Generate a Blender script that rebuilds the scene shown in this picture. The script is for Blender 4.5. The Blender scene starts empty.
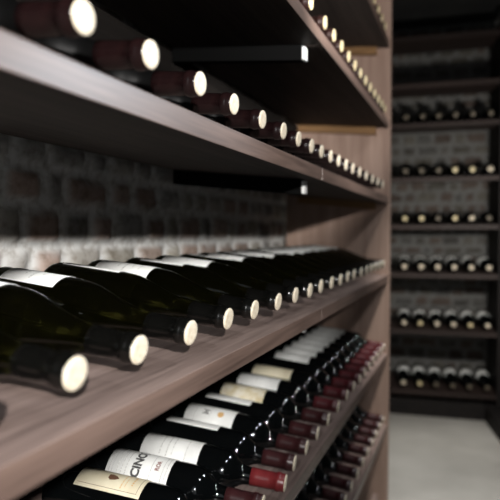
import bpy, bmesh, math, random
from mathutils import Vector, Matrix, noise
R = math.radians
random.seed(7)
scene = bpy.context.scene
COL = scene.collection

# ------------------------------------------------------------------ materials
def new_mat(name):
    m = bpy.data.materials.new(name); m.use_nodes = True
    nt = m.node_tree
    return m, nt, nt.nodes['Principled BSDF']

def setp(b, **k):
    for n, v in k.items():
        n = n.replace('_', ' ')
        if n in b.inputs: b.inputs[n].default_value = v

def plain(name, col, rough=.5, metal=0, coat=0, spec=.5):
    m, nt, b = new_mat(name)
    setp(b, Base_Color=(*col, 1), Roughness=rough, Metallic=metal, Coat_Weight=coat, Specular_IOR_Level=spec)
    return m

def noisy(name, c1, c2, scale, rough=.6, bump=0.0, detail=4, stretch=(1, 1, 1), spec=.5, ramp=(.35, .65)):
    m, nt, b = new_mat(name)
    tc = nt.nodes.new('ShaderNodeTexCoord'); mp = nt.nodes.new('ShaderNodeMapping')
    mp.inputs['Scale'].default_value = stretch
    nt.links.new(tc.outputs['Object'], mp.inputs['Vector'])
    n = nt.nodes.new('ShaderNodeTexNoise'); n.inputs['Scale'].default_value = scale; n.inputs['Detail'].default_value = detail
    nt.links.new(mp.outputs['Vector'], n.inputs['Vector'])
    r = nt.nodes.new('ShaderNodeValToRGB')
    r.color_ramp.elements[0].position = ramp[0]; r.color_ramp.elements[0].color = (*c1, 1)
    r.color_ramp.elements[1].position = ramp[1]; r.color_ramp.elements[1].color = (*c2, 1)
    nt.links.new(n.outputs['Fac'], r.inputs['Fac']); nt.links.new(r.outputs['Color'], b.inputs['Base Color'])
    setp(b, Roughness=rough, Specular_IOR_Level=spec)
    if bump:
        bp = nt.nodes.new('ShaderNodeBump'); bp.inputs['Strength'].default_value = bump; bp.inputs['Distance'].default_value = .004
        nt.links.new(n.outputs['Fac'], bp.inputs['Height']); nt.links.new(bp.outputs['Normal'], b.inputs['Normal'])
    return m

def wood(name, dark, light, along, rough=.5, spec=.5, fine=1.0):
    """Stained wood: long streaks along one axis with finer pores."""
    m, nt, b = new_mat(name)
    tc = nt.nodes.new('ShaderNodeTexCoord')
    st = {'Y': (28, 1.6, 28), 'Z': (28, 28, 1.6), 'X': (1.6, 28, 28)}[along]
    st2 = {'Y': (150, 7, 150), 'Z': (150, 150, 7), 'X': (7, 150, 150)}[along]
    outs = []
    for s, d in ((st, 5), (st2, 3)):
        mp = nt.nodes.new('ShaderNodeMapping'); mp.inputs['Scale'].default_value = s
        nt.links.new(tc.outputs['Object'], mp.inputs['Vector'])
        n = nt.nodes.new('ShaderNodeTexNoise'); n.inputs['Scale'].default_value = 1.0; n.inputs['Detail'].default_value = d
        n.inputs['Distortion'].default_value = .35
        nt.links.new(mp.outputs['Vector'], n.inputs['Vector']); outs.append(n.outputs['Fac'])
    mx = nt.nodes.new('ShaderNodeMath'); mx.operation = 'MULTIPLY_ADD'
    nt.links.new(outs[1], mx.inputs[0]); mx.inputs[1].default_value = .45 * fine; 
    ml = nt.nodes.new('ShaderNodeMath'); ml.operation = 'MULTIPLY'; ml.inputs[1].default_value = .62
    nt.links.new(outs[0], ml.inputs[0]); nt.links.new(ml.outputs[0], mx.inputs[2])
    r = nt.nodes.new('ShaderNodeValToRGB')
    r.color_ramp.elements[0].position = .38; r.color_ramp.elements[0].color = (*dark, 1)
    r.color_ramp.elements[1].position = .68; r.color_ramp.elements[1].color = (*light, 1)
    nt.links.new(mx.outputs[0], r.inputs['Fac']); nt.links.new(r.outputs['Color'], b.inputs['Base Color'])
    bp = nt.nodes.new('ShaderNodeBump'); bp.inputs['Strength'].default_value = .25; bp.inputs['Distance'].default_value = .001
    nt.links.new(mx.outputs[0], bp.inputs['Height']); nt.links.new(bp.outputs['Normal'], b.inputs['Normal'])
    setp(b, Roughness=rough, Specular_IOR_Level=spec)
    return m

M = {}
M['shelf'] = wood('stained_shelf_wood', (.115, .082, .072), (.27, .20, .175), 'Y', .36, .55)
M['edge'] = wood('dimmed_edge_wood', (.070, .045, .036), (.175, .117, .094), 'Y', .42, .6)  # front edges darkened, weaker light put into the wood colour
M['under'] = wood('shade_darkened_underside', (.030, .024, .021), (.060, .047, .041), 'Y', .7, .15)  # shade beneath the boards put into the wood colour
M['panel'] = wood('end_panel_wood', (.27, .178, .136), (.42, .295, .235), 'Z', .55, .4, .8)
M['cleat'] = wood('pine_cleat', (.16, .085, .035), (.30, .17, .075), 'X', .6, .3)
M['farwood'] = wood('dimmed_far_wood', (.022, .015, .013), (.045, .029, .025), 'X', .6, .3)  # dimness of the far end put into the wood colour
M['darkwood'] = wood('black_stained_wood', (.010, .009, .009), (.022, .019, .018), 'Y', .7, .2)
M['bar'] = plain('dark_metal', (.003, .003, .003), .8, 0, 0, .05)
M['back'] = wood('black_shade_board', (.008, .007, .0065), (.016, .0135, .012), 'Y', .8, .1)
M['steel'] = plain('steel_end', (.75, .75, .74), .35, 0, 0, .6)
M['glass'] = plain('dark_bottle_glass', (.0018, .0022, .0024), .05, 0, 0, .6)
M['matte_glass'] = plain('matte_bottle_glass', (.0025, .0025, .0025), .45, 0, 0, .06)  # rough and low specular, dulls lamp glints behind the necks
M['green_glass'] = plain('olive_bottle_glass', (.024, .0235, .0050), .05, 0, 0, .5)
setp(M['green_glass'].node_tree.nodes['Principled BSDF'], Transmission_Weight=.96, IOR=1.5)
M['wine_foil_bright_lit'] = noisy('wine_capsule_foil_bright_lit', (.15, .016, .019), (.19, .024, .026), 60, .33, 0)
M['maroon_foil'] = noisy('maroon_capsule_foil', (.0065, .0028, .0030), (.0095, .0038, .0038), 60, .24, 0)
M['wine_foil_lit'] = noisy('wine_capsule_foil_lit', (.070, .0125, .016), (.092, .018, .021), 60, .33, 0)
M['wine_foil'] = noisy('wine_red_capsule_foil', (.031, .0090, .0098), (.044, .0125, .0135), 60, .33, 0)
M['black_foil'] = plain('black_capsule_foil', (.0025, .0025, .0022), .20, 0, 0, .5)
M['brown_foil'] = plain('brown_capsule_foil', (.028, .012, .010), .32, 0, 0, .6)
M['cork'] = noisy('pale_cork_face', (.64, .54, .395), (.80, .715, .57), 260, .6, .05)
M['gold'] = noisy('gold_cork_face', (.62, .50, .27), (.82, .71, .44), 200, .5, .05)
M['dullcork'] = noisy('dull_cork_face', (.10, .085, .06), (.16, .13, .09), 200, .6, 0)
M['paper'] = noisy('white_label_paper', (.78, .79, .765), (.86, .87, .845), 40, .65, 0)
M['cream'] = noisy('cream_label_paper', (.70, .63, .45), (.79, .73, .55), 40, .65, 0)
M['tan'] = noisy('mottled_tan_label_paper', (.66, .57, .36), (.84, .80, .68), 70, .65, 0)
M['ink'] = plain('black_ink', (.05, .05, .05), .7)
M['grey_ink'] = plain('grey_ink', (.28, .28, .27), .7)
M['pale_ink'] = plain('pale_grey_ink', (.45, .45, .43), .7)
M['red_ink'] = plain('dark_red_ink', (.22, .07, .06), .7)
M['brown_ink'] = plain('brown_ink', (.14, .07, .04), .7)
M['ochre_ink'] = plain('ochre_ink', (.70, .45, .20), .7)
M['floor'] = noisy('grey_screed', (.38, .365, .335), (.47, .455, .42), 3.5, .75, .03, 8, spec=.3)
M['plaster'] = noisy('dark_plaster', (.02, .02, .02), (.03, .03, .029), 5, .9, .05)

# masonry: brick / mortar colours come from a per-vertex attribute (own colours of the stones), speckle from noise
def masonry_mat(name, mul):
    m, nt, b = new_mat(name)
    at = nt.nodes.new('ShaderNodeAttribute'); at.attribute_name = 'stone'
    tc = nt.nodes.new('ShaderNodeTexCoord')
    n = nt.nodes.new('ShaderNodeTexNoise'); n.inputs['Scale'].default_value = 55; n.inputs['Detail'].default_value = 6
    nt.links.new(tc.outputs['Object'], n.inputs['Vector'])
    r = nt.nodes.new('ShaderNodeValToRGB')
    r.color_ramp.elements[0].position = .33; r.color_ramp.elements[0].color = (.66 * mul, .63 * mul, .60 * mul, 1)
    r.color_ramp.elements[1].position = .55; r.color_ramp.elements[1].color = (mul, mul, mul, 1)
    nt.links.new(n.outputs['Fac'], r.inputs['Fac'])
    mx = nt.nodes.new('ShaderNodeMix'); mx.data_type = 'RGBA'; mx.blend_type = 'MULTIPLY'; mx.inputs['Factor'].default_value = 1
    nt.links.new(at.outputs['Color'], mx.inputs['A']); nt.links.new(r.outputs['Color'], mx.inputs['B'])
    nt.links.new(mx.outputs['Result'], b.inputs['Base Color'])
    bp = nt.nodes.new('ShaderNodeBump'); bp.inputs['Strength'].default_value = .18; bp.inputs['Distance'].default_value = .003
    nt.links.new(n.outputs['Fac'], bp.inputs['Height']); nt.links.new(bp.outputs['Normal'], b.inputs['Normal'])
    setp(b, Roughness=.9, Specular_IOR_Level=.2)
    return m
M['masonry'] = masonry_mat('whitewashed_masonry', 1.0)
M['farmasonry'] = masonry_mat('dimmed_masonry', .21)  # same stones as the left wall, far-end dimness put into the colour

# ------------------------------------------------------------------ object helpers
def link(name, me, mat=None, parent=None):
    o = bpy.data.objects.new(name, me); COL.objects.link(o)
    if mat is not None and not me.materials: me.materials.append(mat)
    if parent is not None: o.parent = parent
    return o

def tag(o, label=None, cat=None, group=None, kind=None):
    if label: o['label'] = label
    if cat: o['category'] = cat
    if group: o['group'] = group
    if kind: o['kind'] = kind
    return o

def empty(name, loc=(0, 0, 0)):
    o = bpy.data.objects.new(name, None); COL.objects.link(o); o.location = loc
    o.empty_display_size = .05
    return o

def to_mesh(bm, name, smooth=False):
    bmesh.ops.recalc_face_normals(bm, faces=bm.faces)
    me = bpy.data.meshes.new(name); bm.to_mesh(me); bm.free()
    if smooth:
        for p in me.polygons: p.use_smooth = True
    return me

def box_mesh(name, x0, x1, y0, y1, z0, z1, bevel=.0015, tilt=0.0):
    """Box; tilt shears the board so that the back (negative x) stands higher."""
    bm = bmesh.new()
    bmesh.ops.create_cube(bm, size=1)
    for v in bm.verts:
        v.co = Vector((x0 + (v.co.x + .5) * (x1 - x0), y0 + (v.co.y + .5) * (y1 - y0), z0 + (v.co.z + .5) * (z1 - z0)))
    if bevel:
        bmesh.ops.bevel(bm, geom=list(bm.edges), offset=bevel, segments=2, affect='EDGES', profile=.6)
    if tilt:
        for v in bm.verts: v.co.z -= v.co.x * tilt
    return to_mesh(bm, name)

def lathe(name, prof, segs=40, cap0=True, cap1=True):
    """Revolve (x, r) pairs about the local X axis."""
    bm = bmesh.new(); rings = []
    for x, r in prof:
        rings.append([bm.verts.new((x, r * math.cos(2 * math.pi * k / segs), r * math.sin(2 * math.pi * k / segs))) for k in range(segs)])
    for a, b in zip(rings, rings[1:]):
        for k in range(segs):
            bm.faces.new((a[k], a[(k + 1) % segs], b[(k + 1) % segs], b[k]))
    if cap0: bm.faces.new(list(reversed(rings[0])))
    if cap1: bm.faces.new(rings[-1])
    return to_mesh(bm, name, True)

def smooth_prof(pts, n=6):
    """Catmull-Rom through (x, r) points."""
    out = []
    P = [pts[0]] + list(pts) + [pts[-1]]
    for i in range(1, len(P) - 2):
        p0, p1, p2, p3 = P[i - 1], P[i], P[i + 1], P[i + 2]
        for k in range(n):
            t = k / n
            q = []
            for c in (0, 1):
                q.append(.5 * (2 * p1[c] + (p2[c] - p0[c]) * t + (2 * p0[c] - 5 * p1[c] + 4 * p2[c] - p3[c]) * t * t + (3 * p1[c] - p0[c] - 3 * p2[c] + p3[c]) * t ** 3))
            out.append(tuple(q))
    out.append(pts[-1])
    return out

# ------------------------------------------------------------------ bottle meshes (axis +X, base at x=0, neck end at x=L)
L = .300
RB, RG = .0372, .0412           # body radii: straight-shouldered / sloping
bord = [(.006, .012), (.001, .024), (.0, .031), (.0035, .0355), (.010, RB)] + [(.010 + .17 * k / 6, RB) for k in range(1, 7)]
bord += smooth_prof([(.186, RB - .0002), (.198, .0355), (.209, .0300), (.218, .0225), (.226, .0172), (.236, .0147), (.252, .0138), (.272, .0135)], 5)
bord += [(.285, .0133), (.2855, .0146), (.2915, .0148), (.292, .0138), (.2985, .0136)]
burg = [(.006, .012), (.001, .026), (.0, .034), (.004, .039), (.012, RG)] + [(.012 + .11 * k / 4, RG) for k in range(1, 5)]
burg += smooth_prof([(.130, RG - .0003), (.150, .0392), (.170, .0340), (.190, .0275), (.210, .0215), (.228, .0175), (.246, .0152), (.268, .0141)], 5)
burg += [(.285, .0139), (.2855, .0152), (.2915, .0154), (.292, .0142), (.2985, .0140)]
ME_BORD = lathe('straight_shouldered_glass', bord)
ME_BURG = lathe('sloping_glass', burg)
cap_b = [(.2415, .01475), (.2417, .01505), (.252, .0146), (.272, .0143), (.284, .0142), (.2848, .0151), (.2862, .0157), (.2905, .0158), (.2922, .0152), (.2935, .0148), (.2985, .0147), (.3, .0141), (.3003, .0125)]
cap_g = [(.2450, .01595), (.2452, .01615), (.256, .0154), (.272, .0149), (.284, .0147), (.2848, .0157), (.2862, .0163), (.2905, .0164), (.2922, .0158), (.2935, .0153), (.2985, .0152), (.3, .0146), (.3003, .0130)]
ME_CAPB = lathe('capsule_sleeve', cap_b, 32, False, True)
ME_CAPG = lathe('capsule_sleeve_wide', cap_g, 32, False, True)
ME_FACEB = lathe('cap_disc', [(.2995, .0141), (.3012, .0141), (.3020, .0134), (.3023, .0100), (.3021, .0060), (.3021, .0015)], 32)
ME_FACEG = lathe('cap_disc_wide', [(.2995, .0147), (.3012, .0147), (.3021, .0139), (.3024, .0105), (.3022, .0060), (.3022, .0015)], 32)

def variant(me, mat):
    c = me.copy(); c.materials.clear(); c.materials.append(mat); return c

def label_mesh(name, r, x0, x1, arc, mat):
    bm = bmesh.new(); n = 28
    grid = []
    for rr in (r + .0002, r + .0006):
        rows = []
        for i in range(n + 1):
            a = -arc + 2 * arc * i / n
            rows.append([bm.verts.new((x, -rr * math.sin(a), rr * math.cos(a))) for x in (x0, x1)])
        grid.append(rows)
    lo, hi = grid
    for i in range(n):
        bm.faces.new((hi[i][0], hi[i][1], hi[i + 1][1], hi[i + 1][0]))
        bm.faces.new((lo[i][0], lo[i + 1][0], lo[i + 1][1], lo[i][1]))
        for j in (0, 1): bm.faces.new((lo[i][j], hi[i][j], hi[i + 1][j], lo[i + 1][j]))
    for i in (0, n): bm.faces.new((lo[i][0], lo[i][1], hi[i][1], hi[i][0]))
    me = to_mesh(bm, name, True); me.materials.append(mat)
    return me

def wrap_print(name, polys, r, mat):
    """polys: lists of (u along the axis, v round the bottle in metres); laid on the label's surface."""
    bm = bmesh.new(); rr = r + .00085
    for poly in polys:
        vs = [bm.verts.new((u, v, 0)) for u, v in poly]
        try: bm.faces.new(vs)
        except ValueError: pass
    v0 = min(v.co.y for v in bm.verts); v1 = max(v.co.y for v in bm.verts); c = v0 + .002
    while c < v1:                       # cut finely round the bottle so the ink follows the curve
        bmesh.ops.bisect_plane(bm, geom=bm.verts[:] + bm.edges[:] + bm.faces[:], plane_co=(0, c, 0), plane_no=(0, 1, 0)); c += .002
    for v in bm.verts:
        u, w = v.co.x, v.co.y
        v.co = Vector((u, -rr * math.sin(w / rr), rr * math.cos(w / rr)))
    bm.normal_update()
    for f in bm.faces:
        c = f.calc_center_median()
        if f.normal.dot(Vector((0, c.y, c.z))) < 0: f.normal_flip()
    me = bpy.data.meshes.new(name); bm.to_mesh(me); bm.free(); me.materials.append(mat)
    return me

def band(u0, u1, v0, v1, n=12):
    return [[(u0, v0 + (v1 - v0) * k / n), (u1, v0 + (v1 - v0) * k / n), (u1, v0 + (v1 - v0) * (k + 1) / n), (u0, v0 + (v1 - v0) * (k + 1) / n)] for k in range(n)]

def ellipse_ring(u, v, a, b, w, n=28, t0=0, t1=2 * math.pi):
    out = []
    for k in range(n):
        p, q = t0 + (t1 - t0) * k / n, t0 + (t1 - t0) * (k + 1) / n
        out.append([(u + a * math.cos(p), v + b * math.sin(p)), (u + (a - w) * math.cos(p), v + (b - w) * math.sin(p)),
                    (u + (a - w) * math.cos(q), v + (b - w) * math.sin(q)), (u + a * math.cos(q), v + b * math.sin(q))])
    return out

def disc(u, v, a, b, n=20):
    return [[(u + a * math.cos(2 * math.pi * k / n), v + b * math.sin(2 * math.pi * k / n)) for k in range(n)]]

def text_polys(body, size, u, v, du=(0, 1), dv=(-1, 0), offset=0.0):
    """Letters as flat polygons; du = direction of reading in (u, v), dv = letter-up direction."""
    c = bpy.data.curves.new('lettering_curve', 'FONT'); c.body = body; c.size = size
    c.align_x = 'CENTER'; c.align_y = 'CENTER'; c.offset = offset; c.resolution_u = 4
    o = bpy.data.objects.new('lettering_curve', c); COL.objects.link(o)
    dg = bpy.context.evaluated_depsgraph_get()
    me = bpy.data.meshes.new_from_object(o.evaluated_get(dg))
    out = []
    for p in me.polygons:
        out.append([(u + me.vertices[i].co.x * du[0] + me.vertices[i].co.y * dv[0], v + me.vertices[i].co.x * du[1] + me.vertices[i].co.y * dv[1]) for i in p.vertices])
    bpy.data.objects.remove(o); bpy.data.curves.remove(c); bpy.data.meshes.remove(me)
    return out

def script_lines(rows, seed):
    """Illegible small print: short dashes in rows round the bottle."""
    rg = random.Random(seed); out = []
    for u, half, h in rows:
        v = -half
        while v < half:
            w = rg.uniform(.0015, .005)
            out.append([(u, v), (u + h, v), (u + h, v + w), (u, v + w)]); v += w + rg.uniform(.0008, .0022)
    return out

X0, X1 = .048, .152
LB = {}
LB['white'] = label_mesh('white_label', RB, X0, X1, 1.30, M['paper'])
LB['cream'] = label_mesh('cream_label', RB, X0, X1, 1.30, M['cream'])
LB['tan'] = label_mesh('tan_label', RB, X0, X1, 1.30, M['tan'])
LB['burg'] = label_mesh('white_wide_label', RG, .030, .118, 1.05, M['paper'])
LB['burgl'] = label_mesh('white_long_label', RG, .022, .124, 1.15, M['paper'])

PR = {}
PR['emblem_letters'] = [
    ('lettering', wrap_print('letters', text_polys('CINO', .0190, .098, .006, (0, -1), (-1, 0), .0009) + ellipse_ring(.098, -.0205, .0085, .0048, .0016) + ellipse_ring(.098, .0330, .0085, .0048, .0016), RB, M['ink'])),
    ('lettering', wrap_print('red_letters', text_polys('ROR', .0095, .131, .004, (0, -1), (-1, 0), .0003), RB, M['red_ink'])),
    ('border', wrap_print('rules', band(.1210, .1216, -.044, .044) + band(.1405, .1411, -.044, .044) + band(.0530, .0536, -.044, .044) + band(.0580, .0584, -.044, .044), RB, M['grey_ink'])),
    ('small_print', wrap_print('rows', script_lines([(.066, .030, .0016), (.073, .024, .0014), (.080, .030, .0014), (.146, .030, .001)], 3), RB, M['pale_ink']))]
PR['crest'] = [
    ('emblem', wrap_print('crest', [[(u, v + .022) for u, v in [(.092, -.004), (.097, -.006), (.105, -.003), (.110, .002), (.105, .006), (.097, .008), (.093, .004)]]] + disc(.101, .023, .006, .005), RB, M['brown_ink'])),
    ('border', wrap_print('rules', band(.1455, .1461, -.044, .044) + band(X0 + .004, .1458, -.0440, -.0434, 1) + band(X0 + .004, .1458, .0434, .0440, 1), RB, M['brown_ink'])),
    ('small_print', wrap_print('rows', [[(u, v + .022) for u, v in q] for q in script_lines([(.118, .018, .0016), (.124, .014, .0012), (.133, .012, .0026)], 5)], RB, M['ochre_ink']))]
PR['initial'] = [
    ('lettering', wrap_print('initial_letter', text_polys('M', .019, .092, .002, (0, -1), (-1, 0), .0005), RB, M['grey_ink'])),
    ('emblem', wrap_print('ochre_seal', disc(.122, .002, .0065, .0075), RB, M['ochre_ink'])),
    ('small_print', wrap_print('rows', script_lines([(.100, .012, .0012), (.083, .012, .0010), (.068, .036, .0008)], 9), RB, M['pale_ink']))]
PR['faint'] = [('small_print', wrap_print('rows', script_lines([(.082, .026, .002), (.094, .032, .002), (.104, .020, .0012), (.128, .030, .0012)], 11), RB, M['pale_ink']))]
PR['burg'] = [('small_print', wrap_print('rows', script_lines([(.060, .026, .0018), (.072, .034, .0026), (.086, .022, .0016), (.100, .030, .0012)], 13), RG, M['pale_ink']))]

# ------------------------------------------------------------------ bottle prototypes and copies
def make_bottle(kind, glass, foil, face, label=None, prints=None):
    root = empty('wine_bottle')
    b = kind == 'straight'
    key = (kind, glass, foil, face)
    if key not in CACHE:
        CACHE[key] = (variant(ME_BORD if b else ME_BURG, M[glass]), variant(ME_CAPB if b else ME_CAPG, M[foil]), variant(ME_FACEB if b else ME_FACEG, M[face]))
    g, c, f = CACHE[key]
    link('glass_body', g, None, root); link('capsule', c, None, root); link('cap_top', f, None, root)
    if label:
        lb = link('label', LB[label], None, root)
        for nm, me in PR.get(prints, []): link(nm, me, None, lb)
    return root
CACHE = {}
PROTO = {}
def copy_tree(o, parent=None):
    c = o.copy(); COL.objects.link(c)
    if parent is not None: c.parent = parent
    for ch in list(o.children): copy_tree(ch, c)
    return c
def bottle(spec, matrix, label, group, roll=0.0, spin=0.0):
    if spec in PROTO: o = copy_tree(PROTO[spec])
    else: o = PROTO[spec] = make_bottle(*spec)
    o.matrix_world = matrix
    for ch in o.children:
        if ch.name.startswith('label'): ch.rotation_euler = (roll, 0, 0)
    tag(o, label, 'wine bottle', group)
    return o

ORD = ['', 'first', 'second', 'third', 'fourth', 'fifth', 'sixth', 'seventh', 'eighth', 'ninth', 'tenth', 'eleventh', 'twelfth', 'thirteenth', 'fourteenth',
       'fifteenth', 'sixteenth', 'seventeenth', 'eighteenth', 'nineteenth', 'twentieth', 'twenty-first', 'twenty-second']

# ------------------------------------------------------------------ the long rack
CX, CZ, FPX = .295, 1.10, 550.0
COSY, SINY = .92731, .37430
TILT = math.tan(R(6.0)); TA = R(6.0)
PANEL_Y = 2.130
BOT = [1.793, 1.4936, 1.2104, .9135, .614, .3405]      # underside of each board at the front edge, top to bottom
TH = .027
DEPTH = .36
rack = empty('wine_rack', (0, .62, 0))
tag(rack, 'long stained wooden wine rack with sloping shelves along the left brick wall', 'wine rack')
OY = .62
BAYS = [(-.860, .1395), (.1405, 1.1395), (1.1408, PANEL_Y)]
for i, z in enumerate(BOT + [2.085]):
    for (a, b) in BAYS:
        t = TILT if i < 6 else 0
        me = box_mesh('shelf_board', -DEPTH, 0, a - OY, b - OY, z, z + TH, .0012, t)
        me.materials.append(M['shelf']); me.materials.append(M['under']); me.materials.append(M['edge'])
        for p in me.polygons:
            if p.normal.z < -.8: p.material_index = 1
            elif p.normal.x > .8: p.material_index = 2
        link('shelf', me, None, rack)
        if i in (0, 1, 3, 4):
            link('added_shade_board', box_mesh('shade_board', -DEPTH - .012, -DEPTH - .001, a - OY, b - OY, BOT[i + 1] + .05, z + .03, .001), M['back'], rack)  # added dark boards, hide the lit wall behind the bottles
    if i < 6:
        ym = 1.140
        for yb in (.14, 1.14):
            m0 = link('support_bar', box_mesh('bar', -DEPTH + .005, -.043, yb - .011 - OY, yb + .011 - OY, z - .033, z - .0004, .001, TILT), M['bar'], rack)
            link('bar_end', box_mesh('bar_tip', -.043, -.036, yb - .010 - OY, yb + .010 - OY, z - .031, z - .004, .001, TILT), M['steel'], m0)
        link('cleat', box_mesh('cleat_bar', -DEPTH + .01, -.045, PANEL_Y - .026 - OY, PANEL_Y - .0004 - OY, z - .028, z - .0004, .001, TILT), M['cleat'], rack)
link('end_panel', box_mesh('panel', -.405, .004, PANEL_Y, PANEL_Y + .032, 0, 2.15, .0015), M['panel'], rack)
link('end_panel', box_mesh('panel', -.405, .004, -.892, -.8602, 0, 2.15, .0015), M['panel'], rack)
for p in [c for c in rack.children if c.name.startswith('end_panel')]: p.location = (0, -OY, 0)
link('plinth', box_mesh('kick_board', -.05, -.03, -.86 - OY, PANEL_Y - OY, 0, .09, .001), M['shelf'], rack)

def y_from(k, d):
    """Depth along the rack of a cap, from its reading k = 1000/(pixels from the vanishing point)."""
    dep = FPX * d / COSY * k / 1000.0
    return (dep - d * SINY) / COSY

def place(level, k, spec, label, group, rec=.010, r=RB, roll=0.0, tiltadd=0.0, y=None, yaw=0.0):
    if y is None: y = y_from(k, CX + rec)
    zt = BOT[level] + TH
    a = TA + R(tiltadd)
    ax = Matrix.Rotation(R(yaw), 4, 'Z') @ Matrix.Rotation(a, 4, 'Y')
    end = Vector((-rec, y, zt + rec * TILT + r / math.cos(TA) + .0006))
    base = end - ax.to_3x3() @ Vector((L, 0, 0))
    return bottle(spec, Matrix.Translation(base) @ ax, label, group, roll)

SHELFNAME = ["long rack's top visible shelf", "long rack's second shelf down", "long rack's third shelf down",
             "long rack's fourth shelf down", "long rack's fifth shelf down", "long rack's sixth shelf down"]
def ordinal_far(i, n):
    """i from the near end (0 = nearest); count from whichever end is closer."""
    j = n - 1 - i
    if i == 0: return 'nearest the camera'
    if j == 0: return 'last by far panel'
    if i <= j: return ORD[i + 1] + ' from near end'
    return ORD[j + 1] + ' from far panel'

# highest shelf: gold caps
ks = [10.06, 10.49, 10.92, 11.33]
for i, k in enumerate(ks):
    place(0, k, ('straight', 'glass', 'brown_foil', 'gold'), 'gold-capped bottle on the %s, %s' % (SHELFNAME[0], ordinal_far(i, len(ks))), 'gold-capped bottles on the highest visible shelf', .009)
# second shelf: gold-cream caps
ks = [6.17, 6.75, 7.18, 7.60, 8.03, 8.45, 8.87, 9.29, 9.71, 10.13, 10.55, 10.95, 11.33]
for i, k in enumerate(ks):
    place(1, k, ('straight', 'glass', 'brown_foil', 'gold'), 'yellow-capped bottle on the %s, %s' % (SHELFNAME[1], ordinal_far(i, len(ks))), 'yellow-capped bottles on the second shelf down', .009)
# third shelf: maroon capsules, cream caps
ks = [2.585, 3.118, 3.680, 4.20, 4.762, 5.29, 5.747, 6.211, 6.62, 7.04, 7.46, 7.90, 8.34, 8.85, 9.40, 9.98, 10.55, 11.10]
for i, k in enumerate(ks):
    place(2, k, ('straight', 'matte_glass', 'maroon_foil', 'cork'), 'maroon-foil bottle on the %s, %s' % (SHELFNAME[2], ordinal_far(i, len(ks))), 'maroon-foil bottles on the third shelf down', [.001, .001, .005][i] if i < 3 else .010)
# middle shelf: sloping black bottles, white caps
ks = [2.0, 2.5, 3.0, 3.53, 4.098, 4.587, 5.13, 5.66, 6.135, 6.61, 7.085, 7.56, 8.03, 8.505, 8.98, 9.455, 9.93, 10.405, 10.83, 11.28]
rolls = [-.3, -.15, -.55, -.3, -.95, -.2, -.7, -.45, -1.0, -.3, -.9, -.3, -.8, -.4, -.3, -.4, -.3, -.4, -.4, -.4]
for i, k in enumerate(ks):
    sp = ('sloping', 'green_glass', 'black_foil', 'cork', 'burgl' if i % 3 else 'burg', 'burg')
    place(3, k, sp, 'sloping black bottle on the %s, %s' % (SHELFNAME[3], ordinal_far(i, len(ks))), 'black bottles on the middle shelf', .011 + random.uniform(-.002, .002), RG, rolls[i], 0, y_from(k, CX + .011))
# white-label shelf: red capsules and labels
ks = [4.33, 4.77, 5.215, 5.64, 6.06, 6.49, 6.98, 7.50, 8.03, 8.50, 8.95, 9.37, 9.80, 10.22, 10.64, 11.06, 11.46]
s4 = [('cream', 'crest', -.5, 'cream label bearing a dark crest'), ('white', 'emblem_letters', .35, 'white label with big black curved lettering'),
      ('white', 'faint', .30, 'white label of faint print'), ('white', None, -.95, 'thin strip of blank white label'),
      ('white', 'initial', .40, 'white label with grey initial and ochre dot'), ('white', None, -.85, 'narrow white label edge behind the ochre dot label'),
      ('tan', None, -.15, 'mottled tan label'), ('white', 'faint', -.25, 'clean white label just beyond the tan one'), ('cream', None, -.3, 'pale cream label beyond the clean white one')]
n = len(ks)
for i, k in enumerate(ks):
    if i < len(s4): lb, pr, ro, tx = s4[i]
    elif i == 9: lb, pr, ro, tx = None, None, 0, 'no visible label, between the white-label bottles'
    else: lb, pr, ro, tx = 'white', None, [0, -.35, -.2, -.3, -.45, -.2, -.4, -.3][i - len(s4)], None
    rec = -.007 if i == 2 else .002
    foil = 'wine_foil_bright_lit' if i == 2 else ('wine_foil' if i < 7 else 'wine_foil_lit')  # jutting and farther capsules brighter, light put into the foil colour
    if tx: t = 'red-capsuled wine bottle with %s' % tx
    else: t = 'white-label bottle on the %s, %s' % (SHELFNAME[4], ordinal_far(i, n))
    place(4, k, ('straight', 'glass', foil, 'cork', lb, pr), t, 'red-capsuled bottles on the white-label shelf', rec, RB, ro, 0, y_from(k, CX + .002), [8, 8.5, 9, 6.5, 4, 4, 4, 4, 4][i] if i < 9 else 2)
# lowest shelf
ks = [7.53, 7.96, 8.38, 8.83, 9.27, 9.71, 10.16, 10.58, 11.0, 11.42]
for i, k in enumerate(ks):
    place(5, k, ('straight', 'glass', 'wine_foil', 'cork'), 'red-foil bottle on the %s, %s' % (SHELFNAME[5], ordinal_far(i, len(ks))), 'red-capsuled bottles on the lowest shelf', .004)

# ------------------------------------------------------------------ the far rack
FA = R(7.24)
FR = Matrix.Translation(Vector((-.158, 3.396, 0))) @ Matrix.Rotation(FA, 4, 'Z')      # local x along the front, y into the rack
far = empty('wine_rack'); far.matrix_world = FR
tag(far, 'dark wooden wine rack standing across the far end of the aisle', 'wine rack')
FZ = [1.972, 1.739, 1.418, 1.135, .846, .507, .142]     # middle of each front edge
FT = .026
for z in FZ + [2.25]:
    me = box_mesh('shelf_board', -.26, .600, 0, .33, z - FT / 2, z + FT / 2, .001)
    for v in me.vertices: v.co.z += v.co.y * .07
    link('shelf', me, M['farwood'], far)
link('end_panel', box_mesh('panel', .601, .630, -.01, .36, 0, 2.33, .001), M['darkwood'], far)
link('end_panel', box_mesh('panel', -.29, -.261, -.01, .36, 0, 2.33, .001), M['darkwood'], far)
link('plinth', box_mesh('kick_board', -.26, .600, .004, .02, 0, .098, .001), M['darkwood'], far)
cols = [-.014, .081, .176, .269, .362, .457, .552]
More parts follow.
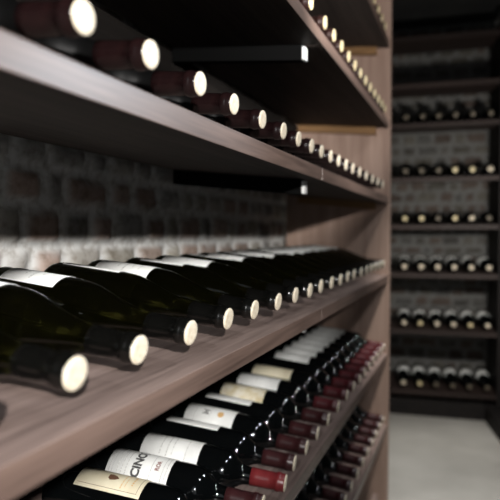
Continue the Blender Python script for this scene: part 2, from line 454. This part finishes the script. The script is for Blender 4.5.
FACES = {1: ['dullcork'] * 7, 2: ['dullcork', 'dullcork', 'dullcork', 'dullcork', 'gold', 'gold', 'cork'], 3: ['dullcork', 'gold', 'gold', 'dullcork', 'gold', 'cork', 'dullcork'],
         4: ['cork'] * 7, 5: ['cork', 'cork', 'gold', 'cork', 'cork', 'gold', 'cork'], 6: ['dullcork', 'cork', 'gold', 'dullcork', 'dullcork', 'dullcork', 'dullcork']}
FNAME = {1: 'first bottle row of the far rack', 2: 'second bottle row of the far rack', 3: 'third bottle row of the far rack',
         4: 'fourth bottle row of the far rack', 5: 'fifth bottle row of the far rack', 6: 'bottom row of the far rack'}
FC = {'dullcork': 'dull-capped', 'gold': 'gold-capped', 'cork': 'pale-capped'}
for lv in range(1, 7):
    for j, x in enumerate(cols):
        if j == 0: continue
        loc = Matrix.Translation(Vector((x + random.uniform(-.002, .002), .012, FZ[lv] + FT / 2 + .012 * .07 + RB * 1.0025 + .001)))
        tl = math.atan(.07)
        mat = FR @ loc @ Matrix.Rotation(R(-90), 4, 'Z') @ Matrix.Rotation(tl, 4, 'Y') @ Matrix.Translation(Vector((-L, 0, 0)))
        fc = FACES[lv][j]
        spec = ('straight', 'glass', 'black_foil', fc) + (('white', None) if lv in (5, 6, 4) else ())
        place_txt = ['', 'nearest the long rack', 'second from left', 'third from left', 'third from right', 'second from right', 'rightmost'][j]
        bottle(spec, mat, '%s bottle in the %s, %s' % (FC[fc], FNAME[lv], place_txt), 'bottles in the ' + FNAME[lv], random.uniform(-.3, .3))

# ------------------------------------------------------------------ the room
def masonry(name, size_u, size_v, seed, mat, step=.011, row=.070, wid=.105, gap=.020):
    rg = random.Random(seed)
    rows = []
    v = -.02
    while v < size_v + .1:
        h = row * rg.uniform(.85, 1.18)
        cells = []; u = -rg.uniform(0, wid)
        while u < size_u + .2:
            w = wid * rg.uniform(.55, 1.35)
            c = rg.choice([(.52, .40, .34), (.56, .53, .48), (.62, .58, .50), (.47, .45, .42), (.60, .48, .41), (.55, .54, .51)])
            f = rg.uniform(.6, .95)
            cells.append((u, u + w, tuple(q * f for q in c), rg.uniform(.4, 1.0))); u += w
        rows.append((v, v + h, cells)); v += h
    nu, nv = int(size_u / step), int(size_v / step)
    verts, cols = [], []
    mort = (.74, .74, .72)
    for j in range(nv + 1):
        for i in range(nu + 1):
            u, w = i * size_u / nu, j * size_v / nv
            p = Vector((u * 9, w * 9, seed))
            uu = u + .008 * noise.noise(p) + .006 * noise.noise(p * 3.1)
            ww = w + .008 * noise.noise(p + Vector((7, 3, 1))) + .005 * noise.noise(p * 2.7)
            hgt, col = 0.0, mort
            for (a, b, cells) in rows:
                if a <= ww < b:
                    for (c0, c1, cc, hh) in cells:
                        if c0 <= uu < c1:
                            d = min(ww - a, b - ww, uu - c0, c1 - uu) - gap / 2
                            if d > 0:
                                t = min(1, d / .010)
                                hgt = (.007 + .006 * hh) * t * (2 - t); 
                                s = min(1, d / .005); col = tuple(m + (q - m) * s for m, q in zip(mort, cc))
                            break
                    break
            hgt += .002 * noise.noise(p * 2.3) + .0007 * noise.noise(p * 7)
            verts.append((hgt, u, w)); cols.append((*col, 1))
    faces = []
    for j in range(nv):
        for i in range(nu):
            a = j * (nu + 1) + i
            faces.append((a, a + 1, a + nu + 2, a + nu + 1))
    me = bpy.data.meshes.new(name); me.from_pydata(verts, [], faces)
    at = me.color_attributes.new('stone', 'FLOAT_COLOR', 'POINT')
    at.data.foreach_set('color', [c for q in cols for c in q])
    for p in me.polygons: p.use_smooth = True
    me.materials.append(mat)
    return me

H = 2.45
wl = link('wall_left', masonry('left_masonry', 5.0, H, 3, M['masonry'])); wl.location = (-.445, -.95, 0); tag(wl, kind='structure')
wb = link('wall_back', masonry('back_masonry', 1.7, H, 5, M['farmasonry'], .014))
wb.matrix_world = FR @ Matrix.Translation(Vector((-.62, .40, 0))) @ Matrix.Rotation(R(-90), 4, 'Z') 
tag(wb, kind='structure')
fl = link('floor', box_mesh('floor_slab', -.6, 2.2, -1.2, 4.3, -.05, 0, 0), M['floor']); tag(fl, kind='structure')
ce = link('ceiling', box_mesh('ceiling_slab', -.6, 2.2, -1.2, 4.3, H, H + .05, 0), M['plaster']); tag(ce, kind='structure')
# right-hand wall, running slightly askew to the rack, and a low dark step added for the shade on the floor
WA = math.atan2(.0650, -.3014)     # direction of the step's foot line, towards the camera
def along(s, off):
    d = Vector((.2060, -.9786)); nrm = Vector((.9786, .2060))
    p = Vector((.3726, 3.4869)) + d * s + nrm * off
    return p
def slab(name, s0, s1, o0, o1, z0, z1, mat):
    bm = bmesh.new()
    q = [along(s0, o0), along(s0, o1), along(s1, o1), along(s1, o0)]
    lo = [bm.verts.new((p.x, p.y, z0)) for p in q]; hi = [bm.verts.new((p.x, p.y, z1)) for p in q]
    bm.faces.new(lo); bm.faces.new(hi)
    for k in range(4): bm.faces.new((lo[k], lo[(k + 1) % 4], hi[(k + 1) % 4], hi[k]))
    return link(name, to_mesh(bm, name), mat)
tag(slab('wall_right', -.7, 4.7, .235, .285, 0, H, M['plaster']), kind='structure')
tag(slab('floor_shade_step_1', -.05, 4.5, 0, .234, 0, .09, M['darkwood']), kind='structure')

# ------------------------------------------------------------------ lights
def spot(name, loc, target, power, angle, blend, size, col=(1, 1, 1)):
    l = bpy.data.lights.new(name, 'SPOT'); l.energy = power; l.spot_size = R(angle); l.spot_blend = blend; l.shadow_soft_size = size; l.color = col
    o = bpy.data.objects.new(name, l); COL.objects.link(o); o.location = loc
    o.rotation_euler = (Vector(target) - Vector(loc)).to_track_quat('-Z', 'Y').to_euler()
    return o
def beam(name, loc, az, el, power, angle, blend, size, col):
    """az: degrees to the left of +Y; el: degrees above level."""
    d = Vector((-math.sin(R(az)) * math.cos(R(el)), math.cos(R(az)) * math.cos(R(el)), math.sin(R(el))))
    return spot(name, loc, Vector(loc) + d, power, angle, blend, size, col)
beam('key_light', (.72, -.55, 1.42), 48, -4, 165, 64, .4, .022, (1, .97, .94))
beam('key_light', (.72, .75, 1.425), 45, 12, 74, 54, .5, .022, (1, .97, .94))  # unseen second lamp, added to brighten the far end panel
spot('sheen_light', (.90, 1.35, 1.61), (0, .34, 1.25), 46, 36, .6, .08, (.84, .92, 1))  # unseen cool light, added to put sheen on the third shelf's edge
spot('aisle_lamp', (.55, 1.55, 2.40), (.38, 2.35, 0), 170, 44, .7, .04, (1, .97, .92))
spot('far_rack_fill', (.62, 2.20, 1.25), (.20, 3.43, 1.10), 58, 120, 1, .05, (1, .96, .90))  # unseen fill, added to brighten the far rack
spot('shelf_lamp', (.92, .75, 2.20), (.0, 1.3, .6), 22, 80, .6, .075, (.93, .97, 1))
spot('shelf_lamp', (.84, 1.85, 2.15), (-.05, 1.5, .6), 30, 80, .6, .06, (.93, .97, 1))
w = bpy.data.worlds.new('world'); scene.world = w; w.use_nodes = True
w.node_tree.nodes['Background'].inputs['Color'].default_value = (.9, .95, 1, 1)
w.node_tree.nodes['Background'].inputs['Strength'].default_value = .38

# ------------------------------------------------------------------ camera
cam = bpy.data.cameras.new('camera'); co = bpy.data.objects.new('camera', cam); COL.objects.link(co)
cam.sensor_width = 36; cam.lens = 39.6; cam.clip_start = .02
co.location = (CX, 0, CZ); co.rotation_euler = (R(90 - 1.770), 0, R(21.98))
cam.dof.use_dof = True; cam.dof.focus_distance = .78; cam.dof.aperture_fstop = 3.6
scene.camera = co
vs = scene.view_settings
vs.view_transform = 'Standard'; vs.look = 'None'; vs.exposure = 0; vs.gamma = 1; vs.use_curve_mapping = False
